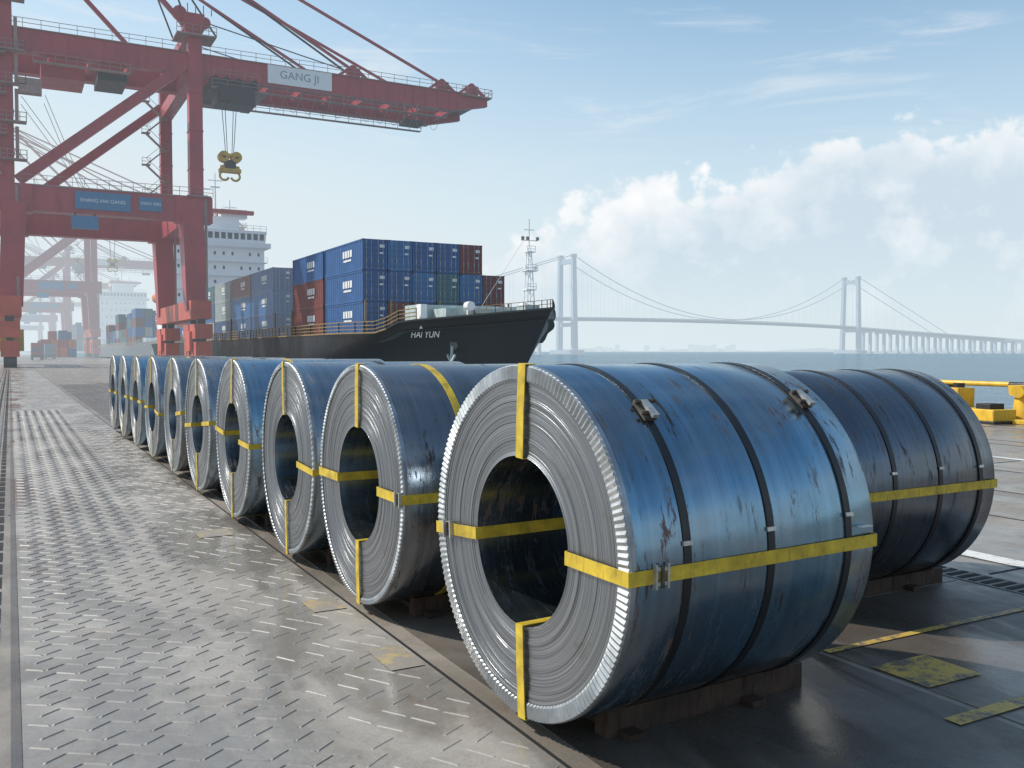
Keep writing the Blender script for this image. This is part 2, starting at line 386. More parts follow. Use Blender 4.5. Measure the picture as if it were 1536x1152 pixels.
def coil(wx,wy,rad,ri,L,rz,bm,kbands,ybands,angs,detail=True,z0=.08,buck=(),prot=.07):
    N=144 if detail else 96
    mb=MB()
    def ring(x,r): return [(x,r*math.cos(2*math.pi*i/N),r*math.sin(2*math.pi*i/N)) for i in range(N)]
    def strip(prof,m,smooth=True,flip=False):
        vs=[]
        for x,r in prof: vs+=ring(x,r)
        fs=[]
        for k in range(len(prof)-1):
            for i in range(N):
                j=(i+1)%N; q=(k*N+i,k*N+j,(k+1)*N+j,(k+1)*N+i)
                fs.append(q if flip else q[::-1])
        mb.add(vs,fs,m,smooth)
    rnd=random.Random(int(wy*100))
    strip([(0.0,rad-.004),(.006,rad),(L*.33,rad),(L*.66,rad),(L-.006,rad),(L,rad-.004)],bm)
    strip([(0,ri),(.0,ri+.001),(.004,ri),(L*.5,ri),(L,ri)],M_bore,flip=True)
    for side in (0,1):
        prof=[(0,rad-.004)]; r=rad-.004; off=0
        while r>ri+.03:
            w=rnd.uniform(.006,.022); r2=max(ri+.01,r-w)
            off=max(-.003,min(.008,off+rnd.uniform(-.003,.003)))
            prof.append((off,r-.001)); prof.append((off,r2)); r=r2
        prof.append((0.0,ri+.001))
        if side: prof=[(L-a,b) for a,b in prof]
        strip(prof,F_grey,False,flip=bool(side))
    o=mb.obj('steel_coil',None,(wx,wy,rad+z0),rz)
    mb=MB(); T=170 if detail else 120; vs=[];fs=[]
    for i in range(2*T):
        a=2*math.pi*i/(2*T); dx=-.010 if i%2 else -.002
        c,s=math.cos(a),math.sin(a)
        vs+=[(-.003,(rad-prot-.012)*c,(rad-prot-.012)*s),(dx-.003,(rad-prot)*c,(rad-prot)*s),(dx-.001,(rad-.003)*c,(rad-.003)*s),(.004,(rad+.003)*c,(rad+.003)*s),(.03,(rad+.0025)*c,(rad+.0025)*s)]
    n=2*T
    for i in range(n):
        j=(i+1)%n
        for k in range(4): fs.append((i*5+k,j*5+k,j*5+k+1,i*5+k+1))
    mb.add(vs,fs,M_galv); mb.obj('edge_protector',o)
    mb=MB()
    def band(x,w,m,off=.005,tilt=0.):
        vs=[];n=N
        for i in range(n):
            a=2*math.pi*i/n; dx=tilt*math.cos(a)
            for xx,rr in ((x-w/2,rad+.001),(x-w/2,rad+off),(x+w/2,rad+off),(x+w/2,rad+.001)): vs.append((xx+dx,rr*math.cos(a),rr*math.sin(a)))
        fs=[]
        for i in range(n):
            j=(i+1)%n
            for k in range(3): fs.append((i*4+k,i*4+k+1,j*4+k+1,j*4+k))
        mb.add(vs,fs,m,False)
    for x in kbands: band(x*L,.045,M_strapK,.006,rnd.uniform(-.012,.012))
    for x in ybands: band(x*L,.055,M_strapY,.0055,rnd.uniform(-.02,.02))
    for x in kbands:
        for a0 in (R(180-9+rnd.uniform(-2,2)),):
            c,s=math.cos(a0),math.sin(a0)
            p=Vector((x*L,(rad+.009)*c,(rad+.009)*s)); tt=Vector((0,-s,c))
            mb.beam(p-tt*.010,p+tt*.010,.054,.010,M_clip)
    if kbands or ybands: mb.obj('circumferential_straps',o)
    mb=MB(); w=.066
    for a0 in angs:
        u=Vector((0,math.cos(a0),math.sin(a0))); v=Vector((0,-math.sin(a0),math.cos(a0))); X=Vector((1,0,0))
        def q(x,r): return X*x+u*r
        ww=w if detail else .054
        e=.014; ro=rad+.0075; rin=ri-.006
        if math.sin(a0)>.6:
            paths=[[q(.045,ro),q(-e,ro),q(-e-.002,(rin+ro)/2),q(-e,rin),q(L*.5,rin),q(L+e,rin),q(L+e,rad-.04)]]
        else:
            paths=[[q(-e,rin),q(-e-.002,(rin+ro)/2),q(-e,ro),q(L*.25,ro-.002),q(L*.5,ro),q(L+e,ro),q(L+e,rin),q(L*.5,rin),q(-e,rin)]]
        for path in paths:
            for k in range(len(path)-1):
                a,b=path[k],path[k+1]
                nrm=(b-a).normalized().cross(v).normalized()*.0025
                vs=[a-v*ww/2-nrm,a+v*ww/2-nrm,b+v*ww/2-nrm,b-v*ww/2-nrm,a-v*ww/2+nrm,a+v*ww/2+nrm,b+v*ww/2+nrm,b-v*ww/2+nrm]
                mb.add(vs,MB.BF,M_strapY)
    for (a0,kind,pos) in buck:
        u=Vector((0,math.cos(a0),math.sin(a0))); v=Vector((0,-math.sin(a0),math.cos(a0)))
        if kind=='face':
            c=Vector((-.022,0,0))+u*pos
            mb.beam(c-u*.03,c+u*.03,.010,.085,M_clip) ; mb.beam(c-u*.045+Vector((-.006,0,0)),c-u*.033+Vector((-.006,0,0)),.02,.10,M_clip); mb.beam(c+u*.033+Vector((-.006,0,0)),c+u*.045+Vector((-.006,0,0)),.02,.10,M_clip); mb.cyl(c-v*.04-Vector((.012,0,0)),c+v*.04-Vector((.012,0,0)),.008,M_clipd,8)
        elif kind=='side':
            c=Vector((pos,0,0))+u*(rad+.016); X=Vector((1,0,0))
            for sx in (-.034,.034):
                mb.beam(c+X*sx-v*.055,c+X*sx+v*.055,.012,.024,M_clip)
            mb.beam(c-X*.036+v*.032,c+X*.036+v*.032,.016,.016,M_clip); mb.beam(c-X*.036-v*.032,c+X*.036-v*.032,.016,.016,M_clip)
            mb.cyl(c-v*.05+u*.010,c+v*.05+u*.010,.009,M_clipd,8)
        elif kind=='top':
            c=Vector((pos,0,0))+u*(rad+.016); X=Vector((1,0,0))
            mb.beam(c-v*.06,c+v*.06,.07,.020,M_clipd)
            mb.beam(c-v*.045+u*.018+X*.01,c+v*.07+u*.028+X*.01,.04,.018,M_clip)
            mb.cyl(c-X*.05+u*.016+v*.03,c+X*.05+u*.016+v*.03,.011,M_clipd,8)
            mb.cyl(c-X*.045+u*.016-v*.045,c+X*.08+u*.016-v*.045,.010,M_clipd,8)
        elif kind=='label':
            c=Vector((pos,0,0))+u*(rad+.004)
            mb.beam(c-Vector((.04,0,0)),c+Vector((.04,0,0)),.06,.004,M_label)
    mb.obj('yellow_straps',o)
    mb=MB()
    hgt=z0+rad-math.sqrt(rad**2-.30**2)
    for yy in (-.30,.30):
        z0b=-rad-z0+.001
        mb.bb(.30,L+.10,yy-.055,yy+.055,z0b,z0b+hgt+.012,M_tim)
    for xx in (.42,L-.35): mb.bb(xx-.05,xx+.05,-.45,.45,-rad-z0+.0015,-rad-z0+.04,M_tim)
    mb.obj('timber_dunnage',o,bevel=.006)
    return o
A4=[R(92),R(180),R(0),R(268)]
coils=[(779,4.69,.90,1.62,3.0,B_blue),(536,6.83,.885,1.75,.8,B_brown),(428,8.52,.885,1.75,.3,B_grey),(347,10.4,.89,1.75,0,B_blue),
(295,12.4,.885,1.75,.4,B_grey),(258,14.3,.885,1.75,-.3,B_brown),(227,16.35,.885,1.75,.2,B_grey),(203,18.3,.885,1.75,0,B_blue),(184,20.3,.885,1.75,0,B_grey),(169,22.2,.885,1.75,0,B_grey)]
for i,(px,d,rad,L,rot,bm) in enumerate(coils):
    x,y=cam2w(px,d)
    if i==0:
        coil(x,y,rad,.435,L,R(rot),bm,(.20,.53,.88),(),[R(93),R(180.8),R(-4.5),R(267)],True,.08,
             buck=((R(-4.5),'face',.74),(R(180.8),'side',.16),(R(131),'top',.20*L),(R(129),'top',.88*L),(R(175.5),'label',L-.09)))
    elif i==1: coil(x,y,rad,.43,L,R(rot),bm,(),(.28,),A4,True,.08,buck=((R(180),'face',.84),),prot=.03)
    else:
        aa=[a+random.uniform(-.1,.1) for a in A4]
        if i%3==2: aa=aa[:2]+aa[3:]
        coil(x,y,rad,.42+random.uniform(-.02,.02),L,R(rot),bm,(.5,) if i%2==0 else (),(.35,) if i%3==0 else (),aa,False,.08,prot=.03)
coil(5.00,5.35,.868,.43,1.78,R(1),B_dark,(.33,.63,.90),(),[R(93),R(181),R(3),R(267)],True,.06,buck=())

# ---------------------------------------------------------------- gantry crane
def crane(Y0,haze,X0=0.):
    E=empty('gantry_crane',(X0,Y0,0))
    red=mat('crane_red',(.34,.030,.050),.42,0,haze,.15,.25,dirt=(.22,.035,.035))
    redo=mat('crane_orange_red',(.48,.07,.04),.5,0,haze,.2,.4)
    dk=mat('crane_dark',(.015,.015,.02),.5,0,haze)
    gr=mat('crane_rail_grey',(.26,.17,.16),.5,0,haze)
    wh=mat('crane_white',(.72,.74,.75),.4,0,haze,.05)
    bl=mat('crane_sign_blue',(.02,.15,.32),.4,0,haze,.1)
    ye=mat('crane_yellow',(.55,.35,.04),.45,0,haze)
    XR=22; W=26
    mb=MB()
    for yy in (0,W):
        for xx in (0,XR):
            sgn=1 if xx==0 else -1
            mb.beam((xx-sgn*-.2,yy,7.5),(xx+sgn*.7,yy,20),2.6,2.3,red,2.6,4.0)
            mb.box((xx+sgn*.4,yy,20.6),(4.6,2.5,3.4),red)
            top=46.0 if xx else 66
            mb.beam((xx,yy,22),(xx,yy,top),1.7,1.7,red)
            for zz in (26,31,36,46,52,58):
                if zz<top: mb.box((xx,yy,zz),(1.84,1.84,.18),red)
            mb.beam((xx+1.0,yy-1.35,8.6),(xx+1.0,yy-1.35,22),.35,.08,gr)
        mb.bb(1.5,XR-1.5,yy-.95,yy+.95,19.2,22.2,red)
        mb.bb(1.5,XR-1.5,yy-1.1,yy+1.1,22.2,22.35,gr); mb.bb(1.5,XR-1.5,yy-1.1,yy+1.1,19.1,19.2,red)
        mb.beam((XR-.6,yy,40.0),(1.2,yy,22.8),1.0,1.25,red)
        mb.beam((XR,yy,43.5),(1.0,yy,65),.5,.6,red)
        for k in range(8): mb.box((3.2+k*2.3,yy-.98,20.7),(.14,.10,3.0),red)
    for xx in (0,XR):
        mb.bb(xx-1.0,xx+1.0,1.3,W-1.3,19.4,21.9,red)
        mb.bb(xx-.8,xx+.8,.8,W-.8,38.0,39.8,red)
        mb.bb(xx-1.3,xx+1.3,-3,W+3,6.2,8.6,redo)
        mb.bb(xx-.7,xx+.7,.8,W-.8,44,45.2,red) if xx else mb.bb(xx-.7,xx+.7,.8,W-.8,63,64.5,red)
        mb.beam((xx,1,22),(xx,W-1,38),.7,.7,red) if xx==0 else None
        for yy in (0,W):
            for s in (-2.6,2.6):
                mb.bb(xx-1.1,xx+1.1,yy+s-2.1,yy+s+2.1,3.6,5.5,redo)
                mb.bb(xx-.5,xx+.5,yy+s-.5,yy+s+.5,5.5,6.2,dk)
                for s2 in (-1.1,1.1):
                    mb.bb(xx-1.0,xx+1.0,yy+s+s2-.8,yy+s+s2+.8,1.3,3.2,redo); mb.bb(xx-.35,xx+.35,yy+s+s2-.4,yy+s+s2+.4,3.2,3.6,dk)
                    mb.cyl((xx-.7,yy+s+s2,.75),(xx+.7,yy+s+s2,.75),.72,dk,16)
            mb.bb(xx-1.4,xx-1.1 if xx else xx+1.5,yy-2.2,yy+1.5,2.0,4.6,ye if xx==0 else redo)
    mb.obj('portal_frame',E)
    mb=MB(); GY=(0.6,10.5)
    for gy in GY:
        mb.bb(-14,60,gy-.7,gy+.7,38.6,41.2,red)
        mb.beam((60,gy,39.9),(65.5,gy,40.3),1.2,2.6,red,.9,1.0)
        mb.bb(-14,62,gy-.95,gy+.95,41.2,41.3,gr)
        mb.bb(-14,60,gy-.85,gy+.85,38.45,38.6,red)
        mb.rail((-14,gy-.95,41.3),(62,gy-.95,41.3),1.1,gr,2.0,.03,2)
        for k in range(0,37):
            mb.box((-13+k*2.0,gy-.73,39.9),(.12,.12,2.4),red)
        mb.bb(24,58,gy-1.9,gy-1.1,36.9,37.0,gr); mb.rail((24,gy-1.9,37),(58,gy-1.9,37),1.0,gr,2.0,.03,2)
    for k in range(17):
        mb.bb(-13.5+k*4.6,-13.0+k*4.6,GY[0]+.7,GY[1]-.7,38.9,39.8,red)
    for x in (44,58,63):
        mb.bb(x-.9,x+.9,GY[0]-.6,GY[0]+.6,41.2,42.6,red); mb.beam((x-2.2,GY[0],41.3),(x,GY[0],43),.4,.4,red); mb.beam((x+2.2,GY[0],41.3),(x,GY[0],43),.4,.4,red)
    mb.bb(61,66,-.5,11.5,40.9,41.1,gr); mb.rail((61,-.5,41.1),(66,-.5,41.1),1.1,gr,1.2,.035); mb.rail((66,-.5,41.1),(66,11.5,41.1),1.1,gr,1.2,.035)
    mb.bb(51,54,-1.5,.5,35.2,35.9,dk); mb.beam((51.5,-.5,35.9),(51.5,-.5,38.6),.2,.2,gr); mb.beam((53.5,-.5,35.9),(53.5,-.5,38.6),.2,.2,gr)
    mb.bb(XR-2.4,XR+2.6,-1.6,2.6,43.2,43.4,gr); mb.rail((XR-2.4,-1.6,43.4),(XR+2.6,-1.6,43.4),1.1,gr,1,.035)
    mb.bb(XR-1.4,XR+1.2,-1,1.5,44.2,46.2,red); mb.cyl((XR-1.8,-.4,46.2),(XR-1.8,.4,46.2),.9,red,14); mb.cyl((XR+1.4,-.4,45.4),(XR+1.4,.4,45.4),.7,red,14)
    for k in range(5): mb.beam((XR-2+k,-1.4,46),(XR-2+k,-1.4,46.8+.4*(k%2)),.1,.1,dk)
    mb.bb(3,14,-1.6,-.9,37.0,37.15,gr); mb.rail((3,-1.6,37.15),(14,-1.6,37.15),1,gr,1.2,.03)
    mb.bb(4,9,2.4,8.6,36.4,38.2,red); mb.bb(10.5,14,2.4,8.6,36.9,38.2,dk)
    mb.obj('boom',E)
    mb=MB()
    mb.bb(24.2,30.2,-.6,11.5,37.2,38.3,dk); mb.bb(24.6,29.6,-1.4,2.2,34.9,37.2,dk); mb.bb(25,26.3,-1.8,-1.4,35.2,36.5,dk)
    for x in (24.5,26,27.5,29.7): mb.cyl((x,-.9,38.2),(x,12,38.2),.4,dk,10)
    mb.bb(30.2,31.5,-1,11,37,37.15,gr); mb.rail((24.2,-1.5,38.3),(30.2,-1.5,38.3),1,gr,1,.03)
    for x,y in ((26.6,3.8),(28.3,3.8),(26.6,6.0),(28.3,6.0)): mb.cyl((x,y,37.2),(x*.5+27.45*.5,y*.5+4.9*.5,29.6),.05,dk,5)
    mb.obj('trolley',E)
    mb=MB()
    mb.box((27.45,4.9,29.3),(2.6,1.6,.35),ye)
    for x in (26.6,28.3): mb.cyl((x,4.3,29.1),(x,5.5,29.1),.75,ye,14); mb.cyl((x,4.2,29.1),(x,5.6,29.1),.25,dk,8)
    mb.box((27.45,4.9,28.0),(1.5,1.1,1.3),dk); mb.box((27.45,4.9,27.2),(2.9,1.2,.5),ye)
    mb.cyl((26.2,4.9,27.4),(28.7,4.9,27.4),.55,ye,12)
    for sx in (26.7,28.2):
        mb.path([(sx+.62*math.cos(a)*(1 if sx>27 else -1),4.9,26.5+.62*math.sin(a)) for a in [R(90-25*i) for i in range(11)]],.16,ye,8)
    mb.obj('hook_block',E)
    mb=MB(); x=31.5
    while x<56:
        pts=[(x+2.1*k/8,-1.6,36.9-2.2*(1-((k-4)/4)**2)) for k in range(9)]
        mb.path(pts,.028,gr,4); x+=2.1
    for gy in GY:
        for (xa,za,xb,zb,r) in ((1.5,65,58,42.4,.14),(1.5,64,44,42.4,.14),(1.5,65,43,42,.09),(XR,46,44,42,.05),(10,75,XR-1,46,.08),(4,74,XR+3,44,.08)):
            mb.beam((xa,gy,za),(xb,gy,zb),r*2,r*2.6,red if r>.1 else dk)
    mb.obj('stays',E)
    mb=MB()
    for base,(sx,sy) in ((23.2,(XR-2.0,W-3)),(23.2,(-1.8,-1.4))):
        z=base; k=0
        while z<38:
            x0,x1=(sx-1.3,sx+1.3) if k%2 else (sx+1.3,sx-1.3)
            mb.beam((x0,sy,z),(x1,sy,z+2.4),.8,.16,gr); mb.beam((x0,sy-.4,z+1),(x1,sy-.4,z+3.4),.06,.06,gr)
            mb.box((x1,sy,z+2.4),(1.2,1.1,.12),gr); mb.rail((x1-.6,sy-.5,z+2.4),(x1+.6,sy-.5,z+2.4),1,gr,.6,.03)
            z+=2.4;k+=1
    for zz in (25,29.5,34,38,44,48): 
        mb.box((.8,-1.5,zz),(2.8,1.4,.14),gr); mb.rail((-.6,-2.2,zz),(2.2,-2.2,zz),1.1,gr,.7,.035); mb.rail((2.2,-2.2,zz),(2.2,-.8,zz),1.1,gr,.7,.035)
        mb.beam((1.2,-1.4,zz),(1.2,-1.4,zz+4),.4,.1,gr)
    mb.rail((1.5,-1.1,22.35),(XR+2,-1.1,22.35),1.1,gr,1.4,.03); mb.rail((1.5,W-1.1,22.35),(XR,W-1.1,22.35),1.1,gr,1.4,.03)
    mb.bb(XR-1.4,XR+1.6,-2.0,-1.1,22.2,22.35,gr)
    mb.bb(7,10,-1.6,-1.0,17.2,18.8,bl); mb.bb(7.3,7.5,-1.2,-1.0,18.8,19.2,dk); mb.bb(9.5,9.7,-1.2,-1.0,18.8,19.2,dk)
    mb.bb(1.4,3.9,-2.2,-.9,33,34.8,gr)
    mb.obj('access_stairs',E)
    mb=MB()
    mb.bb(7.4,13.8,-1.16,-1.0,19.7,21.9,bl); mb.bb(14.8,17.6,-1.16,-1.0,20.0,21.7,bl)
    mb.bb(31.6,40.6,-.32,-.14,38.7,41.3,wh)
    mb.obj('sign_panels',E)
    if haze<.3:
        text('SHANG HAI GANG',.62,wh,E,(10.6,-1.18,20.8),(R(90),0,0)); text('XIAO XIN',.55,wh,E,(16.2,-1.18,20.9),(R(90),0,0))
        text('GANG JI',1.5,mat('sign_grey',(.2,.27,.33),.5,0,haze),E,(36,-.34,40.0),(R(90),0,0))
    return E
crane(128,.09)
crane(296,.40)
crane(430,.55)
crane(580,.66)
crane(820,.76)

# ---------------------------------------------------------------- shipping containers
CL,CW,CH=12.1,2.5,2.98
def container_mesh(name,col,haze):
    cm=mat(name,col,.45,0,haze,.15,.8,dirt=tuple(c*.6+.01 for c in col))
    dk=mat('container_dark_'+name,tuple(c*.3 for c in col),.5,0,haze)
    gr=mat('container_fitting',(.30,.32,.34),.4,.2,haze); wl=mat('container_lettering',(.65,.67,.68),.5,0,haze)
    mb=MB(); P=.16
    for x in (-CW/2+P/2,CW/2-P/2):
        for y in (P/2,CL-P/2): mb.bb(x-P/2,x+P/2,y-P/2,y+P/2,0,CH,cm)
        mb.bb(x-P/2,x+P/2,P,CL-P,0,.18,cm); mb.bb(x-P/2,x+P/2,P,CL-P,CH-.13,CH,cm)
        s=1 if x>0 else -1; n=66; vs=[];fs=[]
        for i in range(n+1):
            yy=P+(CL-2*P)*i/n; dx=(0,0,-.07,-.07)[i%4]; xx=s*(CW/2-.02+dx)
            vs+=[(xx,yy,.18),(xx,yy,CH-.13)]
        for i in range(n): fs.append((2*i,2*i+2,2*i+3,2*i+1) if s>0 else (2*i,2*i+1,2*i+3,2*i+2))
        mb.add(vs,fs,cm)
    for y in (P/2,CL-P/2):
        mb.bb(-CW/2+P,CW/2-P,y-P/2,y+P/2,0,.16,cm); mb.bb(-CW/2+P,CW/2-P,y-P/2,y+P/2,CH-.14,CH,cm)
    mb.bb(-CW/2+P,CW/2-P,.05,CL-.05,CH-.10,CH-.05,cm)
    mb.bb(-CW/2+P,-.012,.05,.10,.16,CH-.14,cm); mb.bb(.012,CW/2-P,.05,.10,.16,CH-.14,cm); mb.bb(-.012,.012,.07,.09,.16,CH-.14,dk)
    for k in range(5):
        z=.4+k*.5
        for sx in (-1,1): mb.bb(sx*.58-.5,sx*.58+.5,.035,.05,z,z+.05,dk)
    for x in (-.85,-.35,.35,.85):
        mb.cyl((x,.02,.12),(x,.02,CH-.1),.026,gr,6)
        mb.box((x,.015,.95),(.09,.05,.3),gr); mb.box((x,.02,.2),(.12,.05,.08),gr); mb.box((x,.02,CH-.2),(.12,.05,.08),gr)
    mb.bb(.5,1.0,.02,.034,2.2,2.5,wl); mb.bb(.5,.9,.02,.034,1.6,1.75,wl)
    for x in (-CW/2+.09,CW/2-.09):
        for y in (.08,CL-.08):
            for z in (.06,CH-.06): mb.box((x,y,z),(.2,.2,.14),dk)
    for s in (-1,1):
        for q in range(4): mb.bb(s*(CW/2)-.004,s*(CW/2)+.004,3.2+q*.75,3.75+q*.75,1.5,2.2,wl)
        mb.bb(s*(CW/2)-.004,s*(CW/2)+.004,3.4,5.8,1.1,1.3,wl)
    o=mb.obj('tmp'); me=o.data; bpy.data.objects.remove(o); return me
CCOL=[('container_blue',(.012,.085,.26)),('container_navy',(.010,.055,.18)),('container_maroon',(.15,.028,.026)),('container_teal',(.03,.12,.16)),('container_grey',(.28,.34,.35)),('container_azure',(.018,.13,.34))]
def cont_set(h): return {n:container_mesh(n,c,h) for n,c in CCOL}
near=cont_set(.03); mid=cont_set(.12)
def place(ms,nm,x,y,z):
    o=bpy.data.objects.new('shipping_container',ms[nm]); scene.collection.objects.link(o); o.location=(x,y,z); return o
rnd=random.Random(3)
def pick(wts): 
    return rnd.choices([c[0] for c in CCOL],wts)[0]
X0=31.2; DX=2.6; Z0=3.78
def block(ms,y,cols,over=None,wts=(6,4,2.5,1,.6,2)):
    for i,h in enumerate(cols):
        for k in range(h):
            nm=(over or {}).get((i,k)) or pick(wts)
            place(ms,nm,X0+i*DX,y+rnd.uniform(-.05,.05),Z0+k*(CH+.05))
ov={(0,0):'container_blue',(0,1):'container_blue',(0,2):'container_blue',(1,0):'container_maroon',(1,1):'container_blue',(1,2):'container_azure',(2,0):'container_navy',(2,1):'container_azure',(2,2):'container_blue',(3,0):'container_teal',(3,1):'container_teal',(3,2):'container_blue',(4,2):'container_maroon',(4,1):'container_azure',(4,0):'container_blue',(5,1):'container_maroon',(5,0):'container_maroon'}
block(near,85,[3,3,3,3,3,2],ov)
block(near,97.8,[3,3,3,3,3,2],{(0,0):'container_maroon',(0,1):'container_maroon',(0,2):'container_blue'})
block(mid,119.5,[3,3,3,3,3,3],{(0,0):'container_blue',(0,1):'container_azure',(0,2):'container_blue',(1,1):'container_azure',(1,2):'container_azure'})
block(mid,132.3,[3,3,3,3,3,3],{(0,2):'container_maroon'})
block(mid,146,[3,3,3,3,3,2],{(0,2):'container_grey',(0,1):'container_grey'}); block(mid,158.8,[3,3,3,3,3,2],wts=(3,3,2,2,2,1))
block(mid,172,[2,3,3,3,3,2]); block(mid,185,[2,2,3,3,3,2])

# ---------------------------------------------------------------- ship
def ship(E,haze,Ybow=64.6,xc=39.,B=10.8,det=True):
    hull=mat('hull_black',(.006,.009,.015),.4,0,haze,.3,.3); boot=mat('hull_boot_red',(.18,.04,.03),.5,0,haze)
    hw=haze*1.3+.06 if not det else .12
    wh=mat('ship_white',(.80,.82,.84),.4,0,hw,.04,.3); gl=mat('ship_glass',(.03,.05,.07),.15,0,hw)
    dkc=mat('ship_deck',(.10,.12,.11),.7,0,haze); ral=mat('ship_rail',(.25,.17,.07),.5,0,haze); gr=mat('ship_grey',(.42,.50,.50),.5,0,haze)
    red=mat('ship_red',(.38,.05,.04),.5,0,hw)
    mb=MB(); NV=12
    ds=[0,.15,.4,.8,1.4,2.2,3.2,4.5,6,8,10,12,14,15.5,17,18.5,20,23,27,32,38,45,60,90,130,150,160,166,171.4]
    def sheer(d):
        if d<13: return 4.75+.75*(1-d/13)**1.3
        if d<17: return 4.75-1.05*(0.5-0.5*math.cos(math.pi*(d-13)/4))
        return 3.7
    def pt(d,v,side):
        ys=Ybow+(1-v)*9*(1 if d<45 else max(0,1-(d-45)/60))
        z=-4.5+(sheer(d)+4.5)*v
        Lent=25+14*(1-v)**1.2
        wv=min(1,d/Lent); f=1-(1-wv)**(1.6)
        f*= 1 if d<140 else 1-.25*((d-140)/31.4)**2*(1.6-v)
        return (xc+side*B*f,ys+d,z)
    for side in (-1,1):
        vs=[pt(d,k/NV,side) for d in ds for k in range(NV+1)]; fs=[];fb=[]
        for i in range(len(ds)-1):
            for k in range(NV):
                q=(i*(NV+1)+k,(i+1)*(NV+1)+k,(i+1)*(NV+1)+k+1,i*(NV+1)+k+1)
                if side>0: q=q[::-1]
                (fb if k<2 else fs).append(q)
        mb.add(vs,fs,hull,True); mb.add(vs,fb,boot,True)
    for i in range(len(ds)-1):
        a=pt(ds[i],1,-1);b=pt(ds[i+1],1,-1);c=pt(ds[i+1],1,1);d=pt(ds[i],1,1)
        dz=.9 if ds[i]<16 else .05
        mb.add([(p[0],p[1],p[2]-dz) for p in (a,b,c,d)],[(0,1,2,3)],dkc)
    vs=[pt(ds[-1],k/NV,s) for s in (-1,1) for k in range(NV+1)]
    mb.add(vs,[(k,k+1,NV+2+k,NV+1+k) for k in range(NV)],hull)
    mb.obj('hull',E)
    mb=MB()
    for side in (-1,1):
        prev=None
        for i,d in enumerate(ds):
            p=Vector(pt(d,1,side))
            if prev is not None:
                mb.beam(prev,p,.22,.14,ral if d>16 else hull)
                if d>13 and d<140: mb.rail(prev,p,1.05,ral,1.6,.045,3)
                elif d<=6: mb.rail(prev,p,.7,ral,.7,.025,2)
            prev=p
    mb.bb(xc-9.4,xc+9.4,86,200,3.6,3.74,dkc)
    for y in (84.4,109.9+.6,118.6,131.9,145.2,171.4,184.5): 
        for x in range(8): mb.bb(30+x*2.6-.08,30+x*2.6+.08,y-.06,y+.06,3.7,3.7+3.2,ral)
    mb.bb(xc-6.5,xc+5.6,77.6,80.5,3.9,6.2,gr); mb.bb(xc-5,xc+4,74.6,77.5,3.9,5.8,gr)
    for x in (-3.4,-.5,2.4): mb.cyl((xc+x,72.5,4.9),(xc+x+1.4,72.5,4.9),.5,dkc,12); mb.bb(xc+x-.2,xc+x,72,73,4,5.5,dkc)
    for x in (-3,2.6): mb.cyl((xc+x,74.0,4),(xc+x,74.0,6.0),.25,wh,8); mb.cyl((xc+x,73.6,6.0),(xc+x,74.4,6.0),.4,wh,10)
    mb.bb(xc-6.6,xc-6.0,76.5,77.5,4,6.2,wh); mb.bb(xc-.7,xc+.7,67.9,69.4,4.3,5.9,gr)
    ax,ay,az=pt(7.5,.74,-1)
    mb.cyl((ax-.12,ay-.1,az),(ax+.6,ay+.3,az),.42,dkc,12); mb.beam((ax-.25,ay-.1,az-.1),(ax-.25,ay+.1,az-1.5),.18,.18,gr)
    mb.beam((ax-.25,ay-.7,az-.9),(ax-.25,ay+.1,az-1.55),.16,.2,gr); mb.beam((ax-.25,ay+.9,az-.9),(ax-.25,ay+.1,az-1.55),.16,.2,gr)
    mb.obj('deck_fittings',E)
    mb=MB(); mx,my=xc,68.5
    for s in ((-.4,-.4),(.4,-.4),(.4,.4),(-.4,.4)): mb.beam((mx+s[0],my+s[1],4.5),(mx+s[0]*.35,my+s[1]*.35,10.6),.07,.07,wh)
    for k in range(9):
        z=4.8+k*.68; q=.4-.26*(z-4.5)/6.1
        z2=z+.68; q2=.4-.26*(z2-4.5)/6.1
        mb.beam((mx-q,my-q,z),(mx+q2,my-q2,z2),.04,.04,wh); mb.beam((mx-q,my-q,z),(mx+q,my-q,z),.04,.04,wh); mb.beam((mx-q,my-q,z),(mx-q2,my+q2,z2),.04,.04,wh)
    mb.cyl((mx,my,10.4),(mx,my,13.2),.06,wh,6); mb.beam((mx-.8,my,11.4),(mx+.8,my,11.4),.07,.07,wh); mb.beam((mx-.5,my,12.3),(mx+.5,my,12.3),.06,.06,wh)
    for z,q in ((7.2,.45),(8.8,.55),(10.4,.4)): mb.box((mx,my,z),(2*q,2*q,.08),wh); mb.rail((mx-q,my-q,z),(mx+q,my-q,z),.5,wh,.5,.02)
    for s in (-.9,.9,-.3): mb.box((mx+s*.8,my-.2,11.55),(.2,.2,.28),gl)
    for s in (-.5,.4): mb.box((mx+s,my-.3,9.05),(.25,.25,.3),wh)
    mb.cyl((mx,my+.2,12.0),(mx,my+9,6.2),.02,wh,4)
    mb.obj('foremast',E)
    mb=MB(); x0,x1=xc-9.6,xc+9.6; y0=200
    hs=[(3.7,9,0,0),(9,12,0,0),(12,15,0,0),(15,18,.2,0),(18,21,.2,0),(21,24,.2,0)]
    for a,b,ins,_ in hs:
        mb.bb(x0+ins,x1-ins,y0+ins,y0+22,a,b-.12,wh); mb.bb(x0-.3,x1+.3,y0-.8,y0+22.5,b-.12,b,wh)
        mb.rail((x0-.3,y0-.75,b),(x1+.3,y0-.75,b),1,wh,1.6,.03); mb.rail((x0-.3,y0-.75,b),(x0-.3,y0+22,b),1,wh,1.6,.03)
        for k in range(10):
            xx=x0+1.4+k*1.82
            if a>8 and (k*7+int(a))%5: mb.bb(xx-.22,xx+.22,y0+ins-.03,y0+ins+.1,a+1.3,a+2.0,gl)
